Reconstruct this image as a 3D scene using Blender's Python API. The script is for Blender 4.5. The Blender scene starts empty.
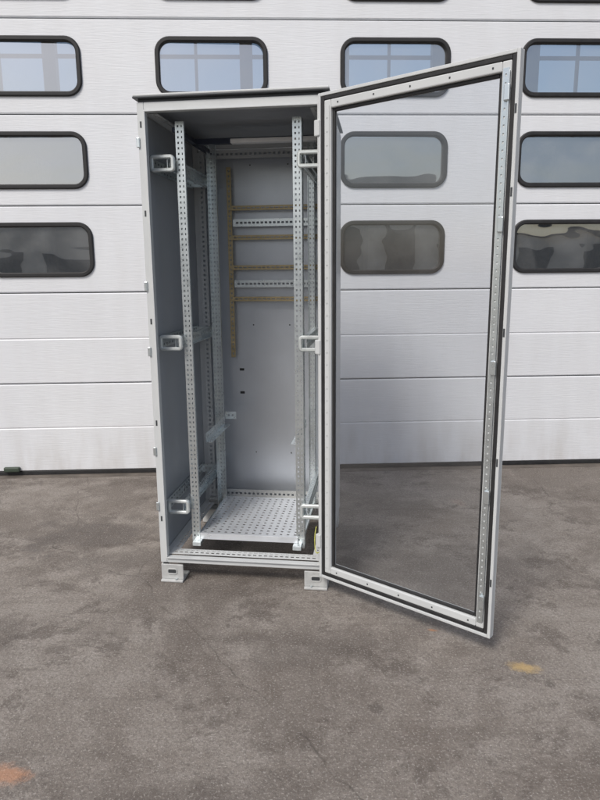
import bpy, bmesh, math, random
from mathutils import Vector, Matrix, Euler
random.seed(4)
rad=math.radians
sc=bpy.context.scene
sc.view_settings.view_transform='Standard'; sc.view_settings.look='None'; sc.view_settings.exposure=0
COL=sc.collection
# ---------------------------------------------------------------- materials
def nmat(name):
    m=bpy.data.materials.new(name); m.use_nodes=True
    nt=m.node_tree; b=nt.nodes['Principled BSDF']; return m,nt,b
def N(nt,t,**k):
    n=nt.nodes.new(t)
    for a,v in k.items(): setattr(n,a,v)
    return n
def mat(name,col,rough=.5,metal=0,var=.08,scale=8,bump=0,bscale=200,stretch=(1,1,1),rvar=.1):
    m,nt,b=nmat(name); L=nt.links.new
    tc=N(nt,'ShaderNodeTexCoord'); mp=N(nt,'ShaderNodeMapping'); mp.inputs['Scale'].default_value=stretch
    L(tc.outputs['Object'],mp.inputs['Vector'])
    n=N(nt,'ShaderNodeTexNoise'); n.inputs['Scale'].default_value=scale; n.inputs['Detail'].default_value=4; n.inputs['Roughness'].default_value=.65
    L(mp.outputs[0],n.inputs['Vector'])
    st=N(nt,'ShaderNodeMapRange'); st.inputs['From Min'].default_value=.3; st.inputs['From Max'].default_value=.7; L(n.outputs['Fac'],st.inputs['Value'])
    mx=N(nt,'ShaderNodeMix',data_type='RGBA')
    a=[max(0,c*(1-var)) for c in col]+[1]; c2=[min(1,c*(1+var)) for c in col]+[1]
    mx.inputs[6].default_value=a; mx.inputs[7].default_value=c2
    L(st.outputs[0],mx.inputs[0]); L(mx.outputs[2],b.inputs['Base Color'])
    mr=N(nt,'ShaderNodeMapRange'); mr.inputs['To Min'].default_value=max(.02,rough-rvar); mr.inputs['To Max'].default_value=min(1,rough+rvar)
    L(st.outputs[0],mr.inputs['Value']); L(mr.outputs[0],b.inputs['Roughness'])
    b.inputs['Metallic'].default_value=metal
    return m
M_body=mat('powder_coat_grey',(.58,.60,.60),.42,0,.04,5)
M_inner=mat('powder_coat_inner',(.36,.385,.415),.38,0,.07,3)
M_back=mat('zinc_mount_panel',(.50,.53,.57),.34,.6,.05,3,rvar=.05)
M_zinc=mat('zinc_plated_steel',(.68,.73,.74),.30,.85,.06,30,rvar=.05)
M_brass=mat('yellow_passivated_zinc',(.40,.325,.19),.42,.6,.2,14)
M_brkt=mat('bracket_zinc',(.66,.70,.69),.38,.45,.08,20)
M_gasket=mat('black_rubber',(.02,.02,.021),.6,0,.3,30)
M_dark=mat('dark_steel',(.06,.065,.07),.5,.3,.2,10)
M_tray=mat('perforated_tray_metal',(.72,.75,.78),.34,.5,.06,7)
M_foot=mat('foot_casting',(.50,.51,.50),.5,.1,.15,20)
M_wire=mat('green_yellow_wire',(.50,.50,.10),.4,0,.3,60)
M_lightp=mat('white_plastic',(.8,.8,.8),.4)
def glassmat(name,tint,refl,bump=0,bs=3,dirt=.0,dcol=(.6,.6,.58)):
    m=bpy.data.materials.new(name); m.use_nodes=True; nt=m.node_tree; nt.nodes.clear(); L=nt.links.new
    o=N(nt,'ShaderNodeOutputMaterial'); t=N(nt,'ShaderNodeBsdfTransparent'); g=N(nt,'ShaderNodeBsdfGlossy')
    t.inputs[0].default_value=(*tint,1); g.inputs['Roughness'].default_value=.015; g.inputs[0].default_value=(1,1,1,1)
    lw=N(nt,'ShaderNodeFresnel')
    # a single sheet stands for the thick pane: same reflectance from either face
    ge=N(nt,'ShaderNodeNewGeometry'); io=N(nt,'ShaderNodeMapRange'); io.inputs['To Min'].default_value=1.5; io.inputs['To Max'].default_value=1/1.5
    L(ge.outputs['Backfacing'],io.inputs['Value']); L(io.outputs[0],lw.inputs[0])
    ma=N(nt,'ShaderNodeMath',operation='MULTIPLY_ADD'); ma.inputs[1].default_value=refl[0]; ma.inputs[2].default_value=refl[1]; ma.use_clamp=True
    L(lw.outputs[0],ma.inputs[0]); mx=N(nt,'ShaderNodeMixShader'); L(ma.outputs[0],mx.inputs[0]); L(t.outputs[0],mx.inputs[1]); L(g.outputs[0],mx.inputs[2])
    tc=N(nt,'ShaderNodeTexCoord')
    if bump:
        mpp=N(nt,'ShaderNodeMapping'); mpp.inputs['Scale'].default_value=(1,1,1.8); L(tc.outputs['Object'],mpp.inputs['Vector'])
        n=N(nt,'ShaderNodeTexNoise'); n.inputs['Scale'].default_value=bs; n.inputs['Detail'].default_value=1
        L(mpp.outputs[0],n.inputs['Vector'])
        b=N(nt,'ShaderNodeBump'); b.inputs['Strength'].default_value=1; b.inputs['Distance'].default_value=bump
        L(n.outputs['Fac'],b.inputs['Height']); L(b.outputs[0],g.inputs['Normal'])
    last=mx
    if dirt:
        n=N(nt,'ShaderNodeTexNoise'); n.inputs['Scale'].default_value=3; n.inputs['Detail'].default_value=4; n.inputs['Distortion'].default_value=.6
        L(tc.outputs['Object'],n.inputs['Vector'])
        mr=N(nt,'ShaderNodeMapRange'); mr.inputs['From Min'].default_value=.4; mr.inputs['From Max'].default_value=.8; mr.inputs['To Max'].default_value=dirt; mr.inputs['To Min'].default_value=dirt*.25
        L(n.outputs['Fac'],mr.inputs['Value'])
        d=N(nt,'ShaderNodeBsdfDiffuse'); d.inputs[0].default_value=(*dcol,1)
        m2=N(nt,'ShaderNodeMixShader'); L(mr.outputs[0],m2.inputs[0]); L(mx.outputs[0],m2.inputs[1]); L(d.outputs[0],m2.inputs[2]); last=m2
    L(last.outputs[0],o.inputs[0]); return m
M_glass=glassmat('door_glass',(.83,.845,.865),(1.6,0.01),dirt=.08)
M_pane=glassmat('acrylic_pane',(.66,.70,.71),(1.6,.38),bump=.0016,bs=3.5,dirt=.20,dcol=(.6,.61,.6))

# ---------------------------------------------------------------- helpers
def empty(name,loc=(0,0,0),rz=0,parent=None):
    e=bpy.data.objects.new(name,None); COL.objects.link(e); e.location=loc; e.rotation_euler=(0,0,rz); e.parent=parent; e.empty_display_size=.1; return e
def addmesh(name,bm,m,parent,bevel=0,seg=2,smooth=False,solid=0):
    bmesh.ops.recalc_face_normals(bm,faces=bm.faces) if not solid else None
    me=bpy.data.meshes.new(name); bm.to_mesh(me); bm.free()
    o=bpy.data.objects.new(name,me); COL.objects.link(o); o.parent=parent; me.materials.append(m)
    if smooth:
        for p in me.polygons: p.use_smooth=True
    if solid:
        s=o.modifiers.new('s','SOLIDIFY'); s.thickness=solid; s.offset=0
    if bevel:
        b=o.modifiers.new('b','BEVEL'); b.width=bevel; b.segments=seg; b.limit_method='ANGLE'; b.angle_limit=rad(40)
    return o
def boxes(name,lst,m,parent,bevel=.0015):
    bm=bmesh.new()
    for (x0,x1,y0,y1,z0,z1) in lst:
        v=[bm.verts.new(c) for c in [(x0,y0,z0),(x1,y0,z0),(x1,y1,z0),(x0,y1,z0),(x0,y0,z1),(x1,y0,z1),(x1,y1,z1),(x0,y1,z1)]]
        for f in [(0,3,2,1),(4,5,6,7),(0,1,5,4),(1,2,6,5),(2,3,7,6),(3,0,4,7)]: bm.faces.new([v[i] for i in f])
    return addmesh(name,bm,m,parent,bevel)
def perf_into(bm,o,u,v,L,W,pitch,hl,rows,start=None):
    o=Vector(o);u=Vector(u);v=Vector(v)
    n=max(1,int((L-pitch*.5)/pitch)); s=start if start is not None else (L-(n-1)*pitch)/2
    ul=[0]
    for i in range(n): ul+= [s+i*pitch-hl/2, s+i*pitch+hl/2]
    ul.append(L)
    vl=[0]
    for c,h in rows: vl+=[c-h/2,c+h/2]
    vl.append(W)
    g=[[bm.verts.new(o+u*a+v*b) for b in vl] for a in ul]
    for i in range(len(ul)-1):
        for j in range(len(vl)-1):
            if i%2==1 and j%2==1: continue
            bm.faces.new([g[i][j],g[i+1][j],g[i+1][j+1],g[i][j+1]])
def perf(name,strips,m,parent,t=.002):
    bm=bmesh.new()
    for s in strips: perf_into(bm,*s)
    return addmesh(name,bm,m,parent,solid=t)
def rrect(w,h,r,n=8):
    pts=[]
    for q,(sx,sz) in enumerate([(1,1),(-1,1),(-1,-1),(1,-1)]):
        cx=sx*(w/2-r); cz=sz*(h/2-r)
        for i in range(n+1):
            a=math.pi/2*(q+i/n); pts.append((cx+r*math.cos(a),cz+r*math.sin(a)))
    return pts
def ring_into(bm,cx,cy,cz,prof,n=8):
    loops=[[bm.verts.new((cx+a,cy+y,cz+b)) for a,b in rrect(w,h,r,n)] for w,h,r,y in prof]
    k=len(loops[0]); P=len(loops)
    for p in range(P):
        A=loops[p];B=loops[(p+1)%P]
        for i in range(k): bm.faces.new([A[i],A[(i+1)%k],B[(i+1)%k],B[i]])
def ringprof(w,h,r,b,y0,y1,c=.004):
    return [(w,h,r,y1),(w,h,r,y0+c),(w-2*c,h-2*c,max(.001,r-c),y0),(w-2*b+2*c,h-2*b+2*c,max(.001,r-b+c),y0),(w-2*b,h-2*b,max(.001,r-b),y0+c),(w-2*b,h-2*b,max(.001,r-b),y1)]
def tube(name,pts,r,m,parent):
    cu=bpy.data.curves.new(name,'CURVE'); cu.dimensions='3D'; cu.bevel_depth=r; cu.bevel_resolution=3
    s=cu.splines.new('NURBS'); s.points.add(len(pts)-1)
    for p,c in zip(s.points,pts): p.co=(*c,1)
    s.use_endpoint_u=True; s.order_u=4
    cu.materials.append(m); o=bpy.data.objects.new(name,cu); COL.objects.link(o); o.parent=parent; return o

# ---------------------------------------------------------------- camera
H=1.405
cam=bpy.data.cameras.new('camera'); co=bpy.data.objects.new('camera',cam); COL.objects.link(co); sc.camera=co
cam.sensor_fit='VERTICAL'; cam.sensor_height=36; cam.lens=647/800*36; cam.clip_end=2000; cam.clip_start=.05
R=Euler((rad(90-11.2),0,0)).to_matrix()@Matrix.Rotation(rad(-.50),3,'Z')
co.matrix_world=Matrix.Translation((0,0,H))@R.to_4x4()

# ---------------------------------------------------------------- cabinet
W=.775; D=.80; Z0=.085; Z1=2.085
cab=empty('server_rack_cabinet',(-.654,2.81,0),rad(-7.5))
p=.030
boxes('frame',[
 (0,p,0,p,Z0,Z1),(W-p,W,0,p,Z0,Z1),(p,W-p,0,p,Z0,Z0+.024),(p,W-p,0,p,Z1-.032,Z1),
 (0,p,D-p,D,Z0,Z1),(W-p,W,D-p,D,Z0,Z1),(p,W-p,D-p,D,Z0,Z0+.05),(p,W-p,D-p,D,Z1-.05,Z1),
 (.002,p-.002,p,D-p,Z0,Z0+.03),(W-p+.002,W-.002,p,D-p,Z0,Z0+.03),(.002,p-.002,p,D-p,Z1-.03,Z1),(W-p+.002,W-.002,p,D-p,Z1-.03,Z1)],M_body,cab,.003)
boxes('side_wall',[(-.003,-.0005,.012,D-.005,Z0+.01,Z1-.005)],M_body,cab,.0008)
boxes('side_wall_right',[(W+.0005,W+.003,.012,D-.005,Z0+.01,Z1-.005)],M_body,cab,.0008)
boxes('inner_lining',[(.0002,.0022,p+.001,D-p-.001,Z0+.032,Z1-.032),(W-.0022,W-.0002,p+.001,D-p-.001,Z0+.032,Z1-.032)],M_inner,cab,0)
boxes('rear_panel',[(p+.001,W-p-.001,D-.012,D-.009,Z0+.051,Z1-.051)],M_back,cab,0)
boxes('roof_plate',[(-.012,W+.012,-.015,D+.01,Z1+.012,Z1+.020)],M_dark,cab,.003)
boxes('roof_cap',[(-.010,W+.010,-.013,D+.008,Z1+.0202,Z1+.028)],M_body,cab,.002)
boxes('roof_gap_shade',[(.006,W-.006,.006,D-.006,Z1+.0005,Z1+.0119)],M_dark,cab,0)  # dark slab in the open gap below the roof, imitates its shade
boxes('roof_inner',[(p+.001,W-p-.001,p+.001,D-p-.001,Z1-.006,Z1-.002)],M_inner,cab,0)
boxes('opening_rim',[(p,p+.006,-.010,.02,Z0+.0305,Z1-.038),(W-p-.006,W-p,-.010,.02,Z0+.0305,Z1-.038),(p,W-p,-.010,.02,Z0+.0245,Z0+.030),(p,W-p,-.010,.02,Z1-.038,Z1-.0321)],M_body,cab,.001)
X=(1,0,0);Y=(0,1,0);Zv=(0,0,1)
st=[]
for x in (p+.001,W-p-.04):
    st.append(((x,D-p-.02,Z0+.06),Zv,X,1.87,.038,.025,.012,[(.019,.011)]))
st.append(((p+.004,.0215,Z0+.036),X,Y,W-2*p-.008,.055,.025,.015,[(.020,.012),(.042,.006)]))
st.append(((p+.004,D-p-.05,Z0+.05),X,Y,W-2*p-.008,.045,.025,.013,[(.022,.012)]))
for x in (p+.001,W-p-.041):
    st.append(((x,p+.05,Z0+.035),Y,X,D-2*p-.11,.04,.025,.013,[(.02,.012)]))
    st.append(((x,p+.02,Z1-.035),Y,X,D-2*p-.05,.04,.025,.013,[(.02,.012)]))
st.append(((p+.004,D-p-.004,Z1-.10),X,Zv,W-2*p-.008,.045,.025,.013,[(.022,.012)]))
st.append(((p+.004,D-p-.004,Z0+.055),X,Zv,W-2*p-.008,.045,.025,.013,[(.022,.012)]))
perf('punched_frame_strip',st,M_body,cab,.002)
# rack posts
xl,xr=.137,.640; yf,yb=.125,.66
st=[]
zb=.13; Lp=1.905
for x,s in ((xl,1),(xr,-1)):
    for y,dy in ((yf,1),(yb,-1)):
        xx=x-.018
        st.append(((xx,y,zb),Zv,X,Lp,.036,.0222,.009,[(.011,.007),(.027,.0045)]))
        xs=xx if s>0 else xx+.036
        st.append(((xs,y,zb),Zv,(0,dy,0),Lp,.052,.0222,.009,[(.017,.007),(.036,.007)]))
        st.append(((xx+.036 if s>0 else xx,y,zb),Zv,(0,dy,0),Lp,.014,.05,.004,[(.007,.003)]))
perf('rack_post',st,M_zinc,cab,.0022)
# depth cross rails + loop brackets
bm=bmesh.new(); st=[]
for z in (1.862,1.098,.325):
    for side in (0,1):
        cx=.066 if not side else W-.078
        ring_into(bm,cx,.084,z,ringprof(.108,.070,.018,.016,0,.016,.004))
        wx=.008 if not side else W-.008
        ix=.085 if not side else W-.085-.012
        st.append(((wx,.09,z-.028),Y,Zv,D-.16,.056,.04,.018,[(.014,.008),(.042,.008)]))
        st.append(((ix,.102,z-.026),Y,Zv,D-.18,.052,.025,.012,[(.026,.014)]))
        sx=ix if not side else ix-.022
        st.append(((sx,.102,z+.026),Y,X,D-.18,.022,.03,.012,[(.011,.007)]))
        st.append(((sx,.102,z-.026),Y,X,D-.18,.022,.03,.012,[(.011,.007)]))
        a=.008 if not side else xr+.02
        b=xl-.02 if not side else W-.008
        st.append(((a,yb+.045,z-.022),X,Zv,b-a,.044,.022,.012,[(.022,.012)]))
addmesh('loop_bracket',bm,M_brkt,cab)
perf('depth_rail',st,M_zinc,cab,.002)
# shelf support angles
st=[]
for x,dx in ((xl+.03,1),(xr-.03,-1)):
    st.append(((x,yf+.12,.60),Y,Zv,yb-yf-.16,.045,.03,.014,[(.022,.010)]))
    st.append(((x,yf+.12,.60),Y,(dx,0,0),yb-yf-.16,.03,.03,.014,[(.015,.008)]))
st.append(((xl+.032,yb-.03,.63),X,Zv,.06,.04,.02,.01,[(.020,.010)]))
perf('shelf_support',st,M_zinc,cab,.002)
# perforated tray
tx0,tx1,ty0,ty1,tz=.160,.628,.12,.64,.185
n=14; rows=[]
w=tx1-tx0
for i in range(n): rows.append(((i+.5)*w/n,w/n*.36))
perf('tray',[((tx0,ty0,tz),Y,X,ty1-ty0,w,.0335,.0125,rows)],M_tray,cab,.002)
boxes('tray_edge',[(tx0,tx1,ty0-.003,ty0-.001,tz-.028,tz+.001),(tx0-.003,tx0-.001,ty0,ty1,tz-.028,tz+.001),(tx1+.001,tx1+.003,ty0,ty1,tz-.028,tz+.001),(tx0,tx1,ty1+.001,ty1+.003,tz-.028,tz+.001)],M_tray,cab,.0008)
boxes('tray_carrier',[(tx0-.03,tx0+.01,.08,D-.06,.137,.1565),(tx1-.02,tx1+.02,.08,D-.06,.137,.1565)],M_zinc,cab,.002)
# rear rails
st=[];sg=[]; yr=D-.06
def crail(lst,z,x0,x1,h,hl=.018,pt=.025):
    lst.append(((x0,yr,z-h/2),X,Zv,x1-x0,h,pt,hl,[(h/2,h*.3)]))
    lst.append(((x0,yr,z-h/2),X,Y,x1-x0,.014,pt,.002,[(.007,.002)]))
    lst.append(((x0,yr,z+h/2),X,Y,x1-x0,.014,pt,.002,[(.007,.002)]))
for z in (1.735,1.585,1.43,1.265): crail(st,z,.20,.70,.022)
for x in (.185,.70):
    st.append(((x,yr+.006,.95),Zv,X,.99,.024,.025,.010,[(.012,.008)]))
    st.append(((x,yr+.006,.95),Zv,Y,.99,.02,.025,.002,[(.01,.002)]))
for z in (1.66,1.345): crail(sg,z,.215,.70,.036,.014,.022)
perf('yellow_rail',st,M_brass,cab,.002)
perf('din_rail',sg,M_zinc,cab,.002)
boxes('cable_grommet',[(.22,.245,D-.016,D-.0121,zz,zz+.013) for zz in (.87,.74)],M_gasket,cab,.001)
boxes('panel_screw',[(x,x+.007,D-.016,D-.0121,zz,zz+.007) for x in (.30,.5,.68) for zz in (1.95,1.12,.4)],M_dark,cab,.002)
boxes('top_crossbar',[(.10,W-.035,.42,.45,1.995,2.02),(.10,.125,.14,.70,1.995,2.015)],mat('blue_grey_steel',(.05,.06,.09),.4,.4),cab,.002)
boxes('gap_light_bar',[(.30,.70,.36,.40,1.985,2.005)],M_lightp,cab,.004)  # added white bar, stands for daylight showing through the roof gap
boxes('door_keeper',[(-.006,.008,-.008,0,z-.020,z+.020) for z in (.36,1.07,1.35,1.93,.62)],M_zinc,cab,.003)
boxes('frame_slot',[(.011,.018,-.0012,.0005,z-.012,z+.012) for z in (.3,.75,1.2,1.65,2.0)],M_dark,cab,0)
# feet: low angle brackets
def foot(xc,s):
    a,b=sorted((xc,xc+.105*s)); f=[]
    t=Z0-.0005
    f.append((a,b,-.016,-.010,.012,t)); f.append((a,b,-.030,.08,.001,.0115))
    cx=a if s>0 else b-.007
    f.append((cx,cx+.007,-.0095,.08,.012,t))
    boxes('foot',f,M_foot,cab,.003)
    bm=bmesh.new(); m0=(a+b)/2
    ring_into(bm,m0,-.019,.050,ringprof(.05,.030,.012,.006,0,.0025,.001))
    addmesh('foot_slot_rim',bm,M_foot,cab)
    boxes('foot_slot',[(m0-.018,m0+.018,-.0175,-.0162,.041,.059)],M_dark,cab,0)
    bm=bmesh.new(); bmesh.ops.create_cone(bm,cap_ends=True,segments=6,radius1=.006,radius2=.006,depth=.006,matrix=Matrix.Translation((m0+.02*s,-.023,.0148)))
    addmesh('foot_bolt',bm,M_zinc,cab,.001)
foot(.006,1); foot(W+.004,-1)
boxes('rear_foot',[(0,.1,D-.1,D,.001,Z0-.0005),(W-.1,W,D-.1,D,.001,Z0-.0005)],M_foot,cab,.006)

# ---------------------------------------------------------------- door
door=empty('door',(W-.013,-.030,0),rad(-39.9+7.5),cab)
DW=.792; dz0,dz1=.082,2.074; T=.030
def ringbox(x0,x1,z0,z1,w,y0,y1): return [(x0,x0+w,y0,y1,z0,z1),(x1-w,x1,y0,y1,z0,z1),(x0+w,x1-w,y0,y1,z0,z0+w),(x0+w,x1-w,y0,y1,z1-w,z1)]
boxes('door_skin',ringbox(0,DW,dz0,dz1,.070,-.004,0),M_body,door,.001)
boxes('door_edge_lip',ringbox(0,DW,dz0,dz1,.012,-T,-.0041),M_body,door,.002)
i=.0125
boxes('gasket',ringbox(i,DW-i,dz0+i,dz1-i,.015,-.0275,-.0041),M_gasket,door,.003)
i=.028
boxes('door_tube_frame',ringbox(i,DW-i,dz0+i,dz1-i,.031,-.027,-.0041),M_body,door,.004)
y=-.0285
perf('door_punched_strip',[((DW-i-.026,y,dz0+.05),Zv,X,dz1-dz0-.1,.020,.025,.008,[(.010,.0055)])],M_zinc,door,.0015)
perf('door_punched_strip_hinge',[((i+.006,y,dz0+.05),Zv,X,dz1-dz0-.1,.020,.05,.007,[(.010,.005)])],M_body,door,.0015)
i=.0592
boxes('glass_gasket',ringbox(i,DW-i,dz0+i,dz1-i,.012,-.016,-.0041),M_gasket,door,.003)
i=.068
bm=bmesh.new(); bm.faces.new([bm.verts.new(c) for c in [(i,-.0075,dz0+i),(DW-i,-.0075,dz0+i),(DW-i,-.0075,dz1-i),(i,-.0075,dz1-i)]])
addmesh('glass_pane',bm,M_glass,door)
boxes('lock_rod',[(DW-.034,DW-.029,-.036,-.0297,dz0+.06,dz1-.06)],M_zinc,door,.001)
boxes('latch',[(DW-.045,DW-.026,-.042,-.0297,z-.025,z+.025) for z in (.22,.62,1.08,1.55,1.95)],M_zinc,door,.003)
boxes('latch_slot',[(DW-.010,DW-.004,-.0312,-.0295,z-.014,z+.014) for z in (.3,.75,1.2,1.65,1.9)],M_dark,door,0)
boxes('frame_screw',[(x,x+.006,-.029,-.0268,z,z+.006) for z in (dz0+.040,dz1-.046) for x in (.09,.25,.40,.55,.70)],M_dark,door,.001)
boxes('hinge',[(-.016,.010,-.036,-.004,z-.03,z+.03) for z in (.25,1.1,1.95)],M_body,door,.004)
tube('earth_wire',[(W-.05,.03,.28),(W-.055,.01,.26),(W-.055,-.01,.21),(W-.045,-.03,.17),(W-.03,-.045,.19),(W-.005,-.05,.23)],.002,M_wire,cab)

# ---------------------------------------------------------------- sectional garage door
hall=empty('industrial_hall',(0,4.49,0),rad(2.3))
gd=empty('sectional_garage_door',(.045,4.49,0),rad(2.3))
def doormat():
    m,nt,b=nmat('white_door_panel'); L=nt.links.new
    tc=N(nt,'ShaderNodeTexCoord')
    n=N(nt,'ShaderNodeTexNoise'); n.inputs['Scale'].default_value=1.6; n.inputs['Detail'].default_value=5; n.inputs['Roughness'].default_value=.7
    L(tc.outputs['Object'],n.inputs['Vector'])
    sx=N(nt,'ShaderNodeSeparateXYZ'); L(tc.outputs['Object'],sx.inputs[0])
    low=N(nt,'ShaderNodeMapRange'); low.inputs['From Min'].default_value=.0; low.inputs['From Max'].default_value=.4; low.inputs['To Min'].default_value=.6; low.inputs['To Max'].default_value=.10
    L(sx.outputs['Z'],low.inputs['Value'])
    mp=N(nt,'ShaderNodeMapping'); mp.inputs['Scale'].default_value=(5,1,1.2); L(tc.outputs['Object'],mp.inputs['Vector'])
    n3=N(nt,'ShaderNodeTexNoise'); n3.inputs['Scale'].default_value=2; n3.inputs['Detail'].default_value=4; L(mp.outputs[0],n3.inputs['Vector'])
    mr=N(nt,'ShaderNodeMapRange'); mr.inputs['From Min'].default_value=.36; mr.inputs['From Max'].default_value=.8
    L(n3.outputs['Fac'],mr.inputs['Value'])
    mu=N(nt,'ShaderNodeMath',operation='MULTIPLY'); L(low.outputs[0],mu.inputs[0]); L(mr.outputs[0],mu.inputs[1])
    mx=N(nt,'ShaderNodeMix',data_type='RGBA'); mx.inputs[6].default_value=(.72,.74,.77,1); mx.inputs[7].default_value=(.79,.81,.83,1); L(n.outputs['Fac'],mx.inputs[0])
    m2=N(nt,'ShaderNodeMix',data_type='RGBA'); m2.inputs[7].default_value=(.46,.43,.39,1); L(mx.outputs[2],m2.inputs[6]); L(mu.outputs[0],m2.inputs[0])
    L(m2.outputs[2],b.inputs['Base Color']); b.inputs['Roughness'].default_value=.45
    mp2=N(nt,'ShaderNodeMapping'); mp2.inputs['Scale'].default_value=(3,3,40); L(tc.outputs['Object'],mp2.inputs['Vector'])
    n4=N(nt,'ShaderNodeTexNoise'); n4.inputs['Scale'].default_value=3; n4.inputs['Detail'].default_value=2; L(mp2.outputs[0],n4.inputs['Vector'])
    n5=N(nt,'ShaderNodeTexNoise'); n5.inputs['Scale'].default_value=1.8; n5.inputs['Detail'].default_value=0; L(tc.outputs['Object'],n5.inputs['Vector'])
    ad=N(nt,'ShaderNodeMath',operation='MULTIPLY_ADD'); ad.inputs[1].default_value=7; L(n5.outputs['Fac'],ad.inputs[0]); L(n4.outputs['Fac'],ad.inputs[2])
    bp=N(nt,'ShaderNodeBump'); bp.inputs['Strength'].default_value=.6; bp.inputs['Distance'].default_value=.002; L(ad.outputs[0],bp.inputs['Height']); L(bp.outputs[0],b.inputs['Normal'])
    return m
M_door=doormat()
XL,XR=-4.72,4.72
lines=[.03,.66,1.28,1.845,2.41,2.975,3.54,4.105]
wp=1.18; wxs=[XL+wp*(k+.5) for k in range(8)]
bm=bmesh.new(); c=.007; gdpt=.010
def strip(pts):
    vs=[(bm.verts.new((XL,y,z)),bm.verts.new((XR,y,z))) for y,z in pts]
    for a,b in zip(vs,vs[1:]): bm.faces.new([a[0],a[1],b[1],b[0]])
for k in range(len(lines)-1):
    z0,z1=lines[k]+.003,lines[k+1]-.003
    win = 1.2<z0 and z1<4.0
    if not win:
        zm=(z0+z1)/2
        strip([(gdpt+.01,z0),(gdpt,z0),(0,z0+c),(0,zm-.007),(.0035,zm-.002),(.0035,zm+.002),(0,zm+.007),(0,z1-c),(gdpt,z1),(gdpt+.01,z1)])
    else:
        strip([(gdpt+.01,z0),(gdpt,z0),(0,z0+c)]); strip([(0,z1-c),(gdpt,z1),(gdpt+.01,z1)])
        zc=(z0+z1)/2; a0,a1=z0+c,z1-c; n=8
        for xc in wxs:
            L_=[bm.verts.new((xc+a,0,zc+b)) for a,b in rrect(.66,.32,.08,n)]
            Lb=[bm.verts.new((xc+a,.04,zc+b)) for a,b in rrect(.66,.32,.08,n)]
            C=[bm.verts.new((xc+sx*wp/2,0,(a1 if sz>0 else a0))) for sx,sz in [(1,1),(-1,1),(-1,-1),(1,-1)]]
            m=n+1
            for q in range(4):
                for t in range(n): bm.faces.new([L_[q*m+t],L_[q*m+t+1],C[q]])
                bm.faces.new([L_[q*m+n],L_[((q+1)%4)*m],C[(q+1)%4],C[q]])
            K=len(L_)
            for t in range(K): bm.faces.new([L_[t],L_[(t+1)%K],Lb[(t+1)%K],Lb[t]])
addmesh('door_panels',bm,M_door,gd)
boxes('panel_joint',[(XL,XR,gdpt+.0105,gdpt+.03,z-.006,z+.006) for z in lines[1:]],M_dark,gd,0)
bm=bmesh.new(); bm2=bmesh.new()
for k in range(2,6):
    zc=(lines[k]+lines[k+1])/2
    for xc in wxs:
        ring_into(bm,xc,0,zc,ringprof(.715,.355,.095,.030,-.016,.02,.007))
        t1,t2=random.uniform(-.008,.008),random.uniform(-.003,.006)
        vs=[bm2.verts.new((xc+a,.009+a*t1/.3+b*t2/.15,zc+b)) for a,b in rrect(.66,.30,.07,8)]
        bm2.faces.new(vs)
addmesh('window_seal',bm,M_gasket,gd,smooth=False)
addmesh('window_pane',bm2,M_pane,gd)
boxes('bottom_seal',[(XL,XR,.002,.03,.004,.0325)],M_gasket,gd,.004)
boxes('lift_handle',[(-2.14,-2.03,-.03,-.0005,.035,.07)],mat('handle_plastic',(.05,.07,.05),.5),gd,.008)
# hall
M_wall=mat('hall_wall_render',(.55,.54,.51),.85,0,.12,3)
M_hin=mat('hall_interior',(.34,.34,.32),.8,0,.3,1)
boxes('facade',[(-14,XL-.003,-.05,.2,0,7.5),(XR+.06,14,-.05,.2,0,7.5),(XL-.003,XR+.06,-.05,.2,4.11,7.5)],M_wall,hall,.004)
far=5.6
op=[]
x=-9.0
walls=[(-14,14,far,far+.2,0,3.35),(-14,14,far,far+.2,5.6,7.5)]
while x<9:
    walls.append((x,x+.18,far+.02,far+.16,3.35,5.6)); 
    op.append((x+.75,x+.79,far+.05,far+.1,3.352,5.598)); x+=1.4
op.append((-9,9,far+.045,far+.048,4.42,4.48))
boxes('rear_wall',walls,M_hin,hall,0); boxes('rear_window_bars',op,M_dark,hall,0)
boxes('roof_deck',[(-14,14,.2,far,7.3,7.5),(-14,-13.8,.2,far,0,7.3),(13.8,14,.2,far,0,7.3)],M_hin,hall,0)
boxes('roof_truss',[(x,x+.12,.3,far-.1,4.9,5.1) for x in (-6,-3.6,-1.2,1.2,3.6,6)],M_lightp,hall,0)
boxes('interior_shelving',[(x,x+1.0,far-1.2,far-.6,0.01,h) for x,h in ((-4.2,2.9),(-2.6,2.2),(-.3,3.1),(1.1,2.3),(2.6,3.0),(4.4,2.4))],mat('stored_goods',(.4,.33,.24),.8,0,.6,3),hall,.01)
# opposite building, seen only in reflections
opp=empty('warehouse_building',(0,-20,0))
boxes('walls',[(-22,22,-6,0,0,2.7),(-15,-7,-6,.3,0,4.4),(3,9,-6,.3,0,4.8)],mat('warehouse_wall',(.70,.66,.58),.8,0,.15,1),opp,.02)
boxes('eaves',[(-22.2,22.2,-.1,.25,2.71,2.9)],M_dark,opp,.02)
boxes('windows',[(x,x+1.5,.001,.05,1.0,2.2) for x in range(-21,20,3) if not(-15<=x<-7 or 3<=x<9)]+[(-13,-11,.301,.35,1,2.4),(-10,-8,.301,.35,1,2.4),(4,5.4,.301,.35,1,3),(6.4,7.8,.301,.35,1,3)],mat('warehouse_window',(.10,.12,.14),.3),opp,.01)

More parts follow.
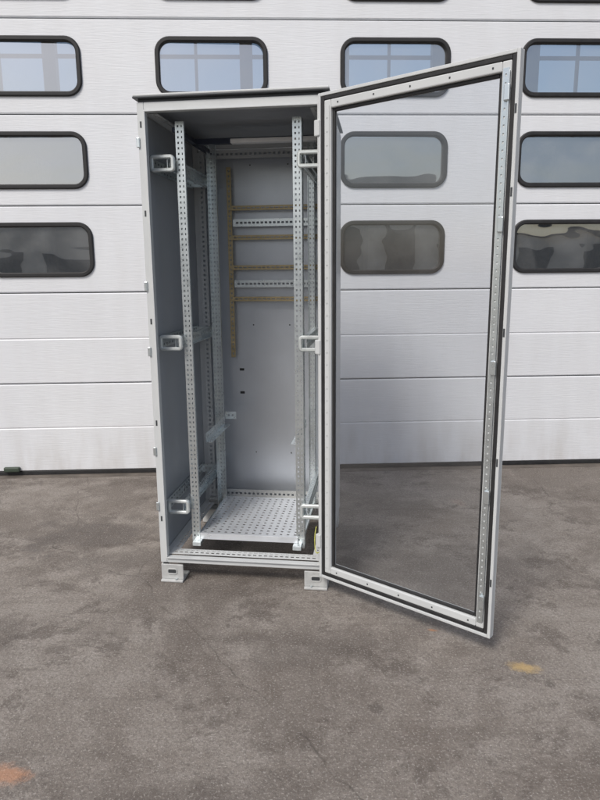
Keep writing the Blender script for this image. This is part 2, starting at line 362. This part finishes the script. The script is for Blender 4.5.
# ---------------------------------------------------------------- ground
def ground():
    m,nt,b=nmat('stained_concrete'); L=nt.links.new
    tc=N(nt,'ShaderNodeTexCoord'); P=tc.outputs['Object']
    def noise(s,d=4,r=.6,dist=0,vec=P):
        n=N(nt,'ShaderNodeTexNoise'); n.inputs['Scale'].default_value=s; n.inputs['Detail'].default_value=d; n.inputs['Roughness'].default_value=r; n.inputs['Distortion'].default_value=dist; L(vec,n.inputs['Vector']); return n.outputs['Fac']
    def rng(v,a,b_,c=0,d=1):
        n=N(nt,'ShaderNodeMapRange'); n.inputs['From Min'].default_value=a; n.inputs['From Max'].default_value=b_; n.inputs['To Min'].default_value=c; n.inputs['To Max'].default_value=d; L(v,n.inputs['Value']); return n.outputs[0]
    def math_(op,a,b_,c=None):
        n=N(nt,'ShaderNodeMath',operation=op)
        for i_,v in enumerate((a,b_,c)):
            if v is None: continue
            if isinstance(v,(int,float)): n.inputs[i_].default_value=v
            else: L(v,n.inputs[i_])
        return n.outputs[0]
    def mixc(f,a,bb):
        n=N(nt,'ShaderNodeMix',data_type='RGBA'); L(f,n.inputs[0])
        for idx,v in ((6,a),(7,bb)):
            if isinstance(v,tuple): n.inputs[idx].default_value=(*v,1)
            else: L(v,n.inputs[idx])
        return n.outputs[2]
    f0=noise(5.5,8,.78,.1)
    f1=noise(22,6,.8)
    base=mixc(rng(noise(1.1,7,.7,.2),.38,.62),(.195,.169,.146),(.30,.272,.242))
    base=mixc(rng(f0,.46,.60,0,.55),base,(.36,.33,.298))
    big=math_('MULTIPLY_ADD',f1,.18,noise(.75,7,.72,.5))
    base=mixc(rng(big,.58,.66,0,.60),base,(.125,.105,.089))
    med=math_('MULTIPLY_ADD',f1,.22,noise(2.7,7,.75,.3))
    base=mixc(rng(med,.64,.71,0,.62),base,(.095,.079,.068))
    wet=None
    for (px,py,rx,ry,am) in ((-1.15,3.35,.42,.30,.75),(-.45,3.05,.75,.35,.55),(.75,2.9,.7,.28,.45),(.1,2.25,.5,.16,.45),(-1.5,2.3,.6,.2,.45),(1.4,1.7,.5,.3,.4),(-.3,1.5,.5,.12,.35)):
        mp=N(nt,'ShaderNodeMapping'); mp.vector_type='TEXTURE'; mp.inputs['Location'].default_value=(px,py,0); mp.inputs['Scale'].default_value=(rx,ry,1); L(P,mp.inputs['Vector'])
        ln=N(nt,'ShaderNodeVectorMath',operation='LENGTH'); L(mp.outputs[0],ln.inputs[0])
        s=math_('MULTIPLY_ADD',f0,4.0,ln.outputs['Value'])
        k=rng(s,2.3,3.1,am,0)
        wet=k if wet is None else math_('MAXIMUM',wet,k)
    base=mixc(wet,base,(.075,.062,.054))
    mp=N(nt,'ShaderNodeMapping'); mp.inputs['Scale'].default_value=(.6,5,1); mp.inputs['Rotation'].default_value=(0,0,.5); L(P,mp.inputs['Vector'])
    base=mixc(rng(noise(2.2,4,.65,.3,mp.outputs[0]),.54,.68,0,.35),base,(.14,.12,.104))
    v=N(nt,'ShaderNodeTexVoronoi'); v.inputs['Scale'].default_value=3.1; L(P,v.inputs['Vector'])
    sxx=N(nt,'ShaderNodeSeparateColor'); L(v.outputs['Color'],sxx.inputs[0])
    df=math_('SUBTRACT',rng(sxx.outputs[0],.4,1,.0,.16),v.outputs['Distance'])
    df2=math_('MULTIPLY_ADD',f1,.25,df)
    base=mixc(rng(df2,.12,.15,0,.55),base,(.08,.068,.06))
    sp=noise(85,3,.8); base=mixc(rng(sp,.46,.62,.0,.55),base,(.13,.112,.098))
    sp2=noise(130,2,.7); base=mixc(rng(sp2,.56,.68,0,.5),base,(.55,.52,.48))
    base=mixc(rng(f1,.52,.64,0,.4),base,(.14,.12,.105))
    vc=N(nt,'ShaderNodeTexVoronoi',feature='DISTANCE_TO_EDGE'); vc.inputs['Scale'].default_value=.55
    wv=N(nt,'ShaderNodeTexNoise'); wv.inputs['Scale'].default_value=3; wv.inputs['Detail'].default_value=5; L(P,wv.inputs['Vector'])
    mv=N(nt,'ShaderNodeMix',data_type='VECTOR'); mv.inputs[0].default_value=.16; L(P,mv.inputs[4]); L(wv.outputs['Color'],mv.inputs[5]); L(mv.outputs[1],vc.inputs['Vector'])
    cr=rng(vc.outputs['Distance'],.0003,.0022,.8,0)
    base=mixc(math_('MULTIPLY',cr,rng(f0,.44,.56,0.1,.7)),base,(.055,.048,.042))
    for (px,py,rx,ry,col) in ((.795,2.10,.06,.028,(.58,.40,.15)),(-.85,1.61,.07,.035,(.55,.28,.16)),(.52,2.35,.02,.01,(.45,.2,.08))):
        mp=N(nt,'ShaderNodeMapping'); mp.vector_type='TEXTURE'; mp.inputs['Location'].default_value=(px,py,0); mp.inputs['Scale'].default_value=(rx,ry,1); mp.inputs['Rotation'].default_value=(0,0,-.25)
        L(P,mp.inputs['Vector'])
        ln=N(nt,'ShaderNodeVectorMath',operation='LENGTH'); L(mp.outputs[0],ln.inputs[0])
        base=mixc(rng(math_('MULTIPLY_ADD',f1,2.5,ln.outputs['Value']),1.7,2.5,.6,0),base,col)
    L(base,b.inputs['Base Color'])
    L(math_('SUBTRACT',rng(f0,.3,.7,.66,.9),math_('MULTIPLY',wet,.3)),b.inputs['Roughness'])
    b.inputs['Specular IOR Level'].default_value=.3
    h=math_('MULTIPLY_ADD',sp,.6,f1)
    bp=N(nt,'ShaderNodeBump'); bp.inputs['Strength'].default_value=.8; bp.inputs['Distance'].default_value=.007; L(h,bp.inputs['Height']); L(bp.outputs[0],b.inputs['Normal'])
    return m
bm=bmesh.new(); S=500
bm.faces.new([bm.verts.new(c) for c in [(-S,-S,0),(S,-S,0),(S,S,0),(-S,S,0)]])
addmesh('ground',bm,ground(),None)
boxes('threshold',[(XL,XR,-.06,.03,0,.004)],mat('threshold_steel',(.16,.14,.12),.7,.2,.3,6),gd,0)

# ---------------------------------------------------------------- light
w=bpy.data.worlds.new('World'); sc.world=w; w.use_nodes=True; nt=w.node_tree
bg=nt.nodes['Background']; sky=nt.nodes.new('ShaderNodeTexSky'); sky.sky_type='NISHITA'; sky.sun_disc=False
el,az=rad(48),rad(210)
sky.sun_elevation=el; sky.sun_rotation=az; sky.air_density=1; sky.dust_density=3; sky.ozone_density=.6
nt.links.new(sky.outputs[0],bg.inputs[0]); bg.inputs[1].default_value=.12
sd=bpy.data.lights.new('sun','SUN'); so=bpy.data.objects.new('sun',sd); COL.objects.link(so)
sd.energy=2.15; sd.angle=rad(16); sd.color=(1,.965,.92)
dirv=Vector((math.sin(az)*math.cos(el),math.cos(az)*math.cos(el),math.sin(el)))
so.rotation_euler=dirv.to_track_quat('Z','Y').to_euler(); so.location=(0,-5,8)
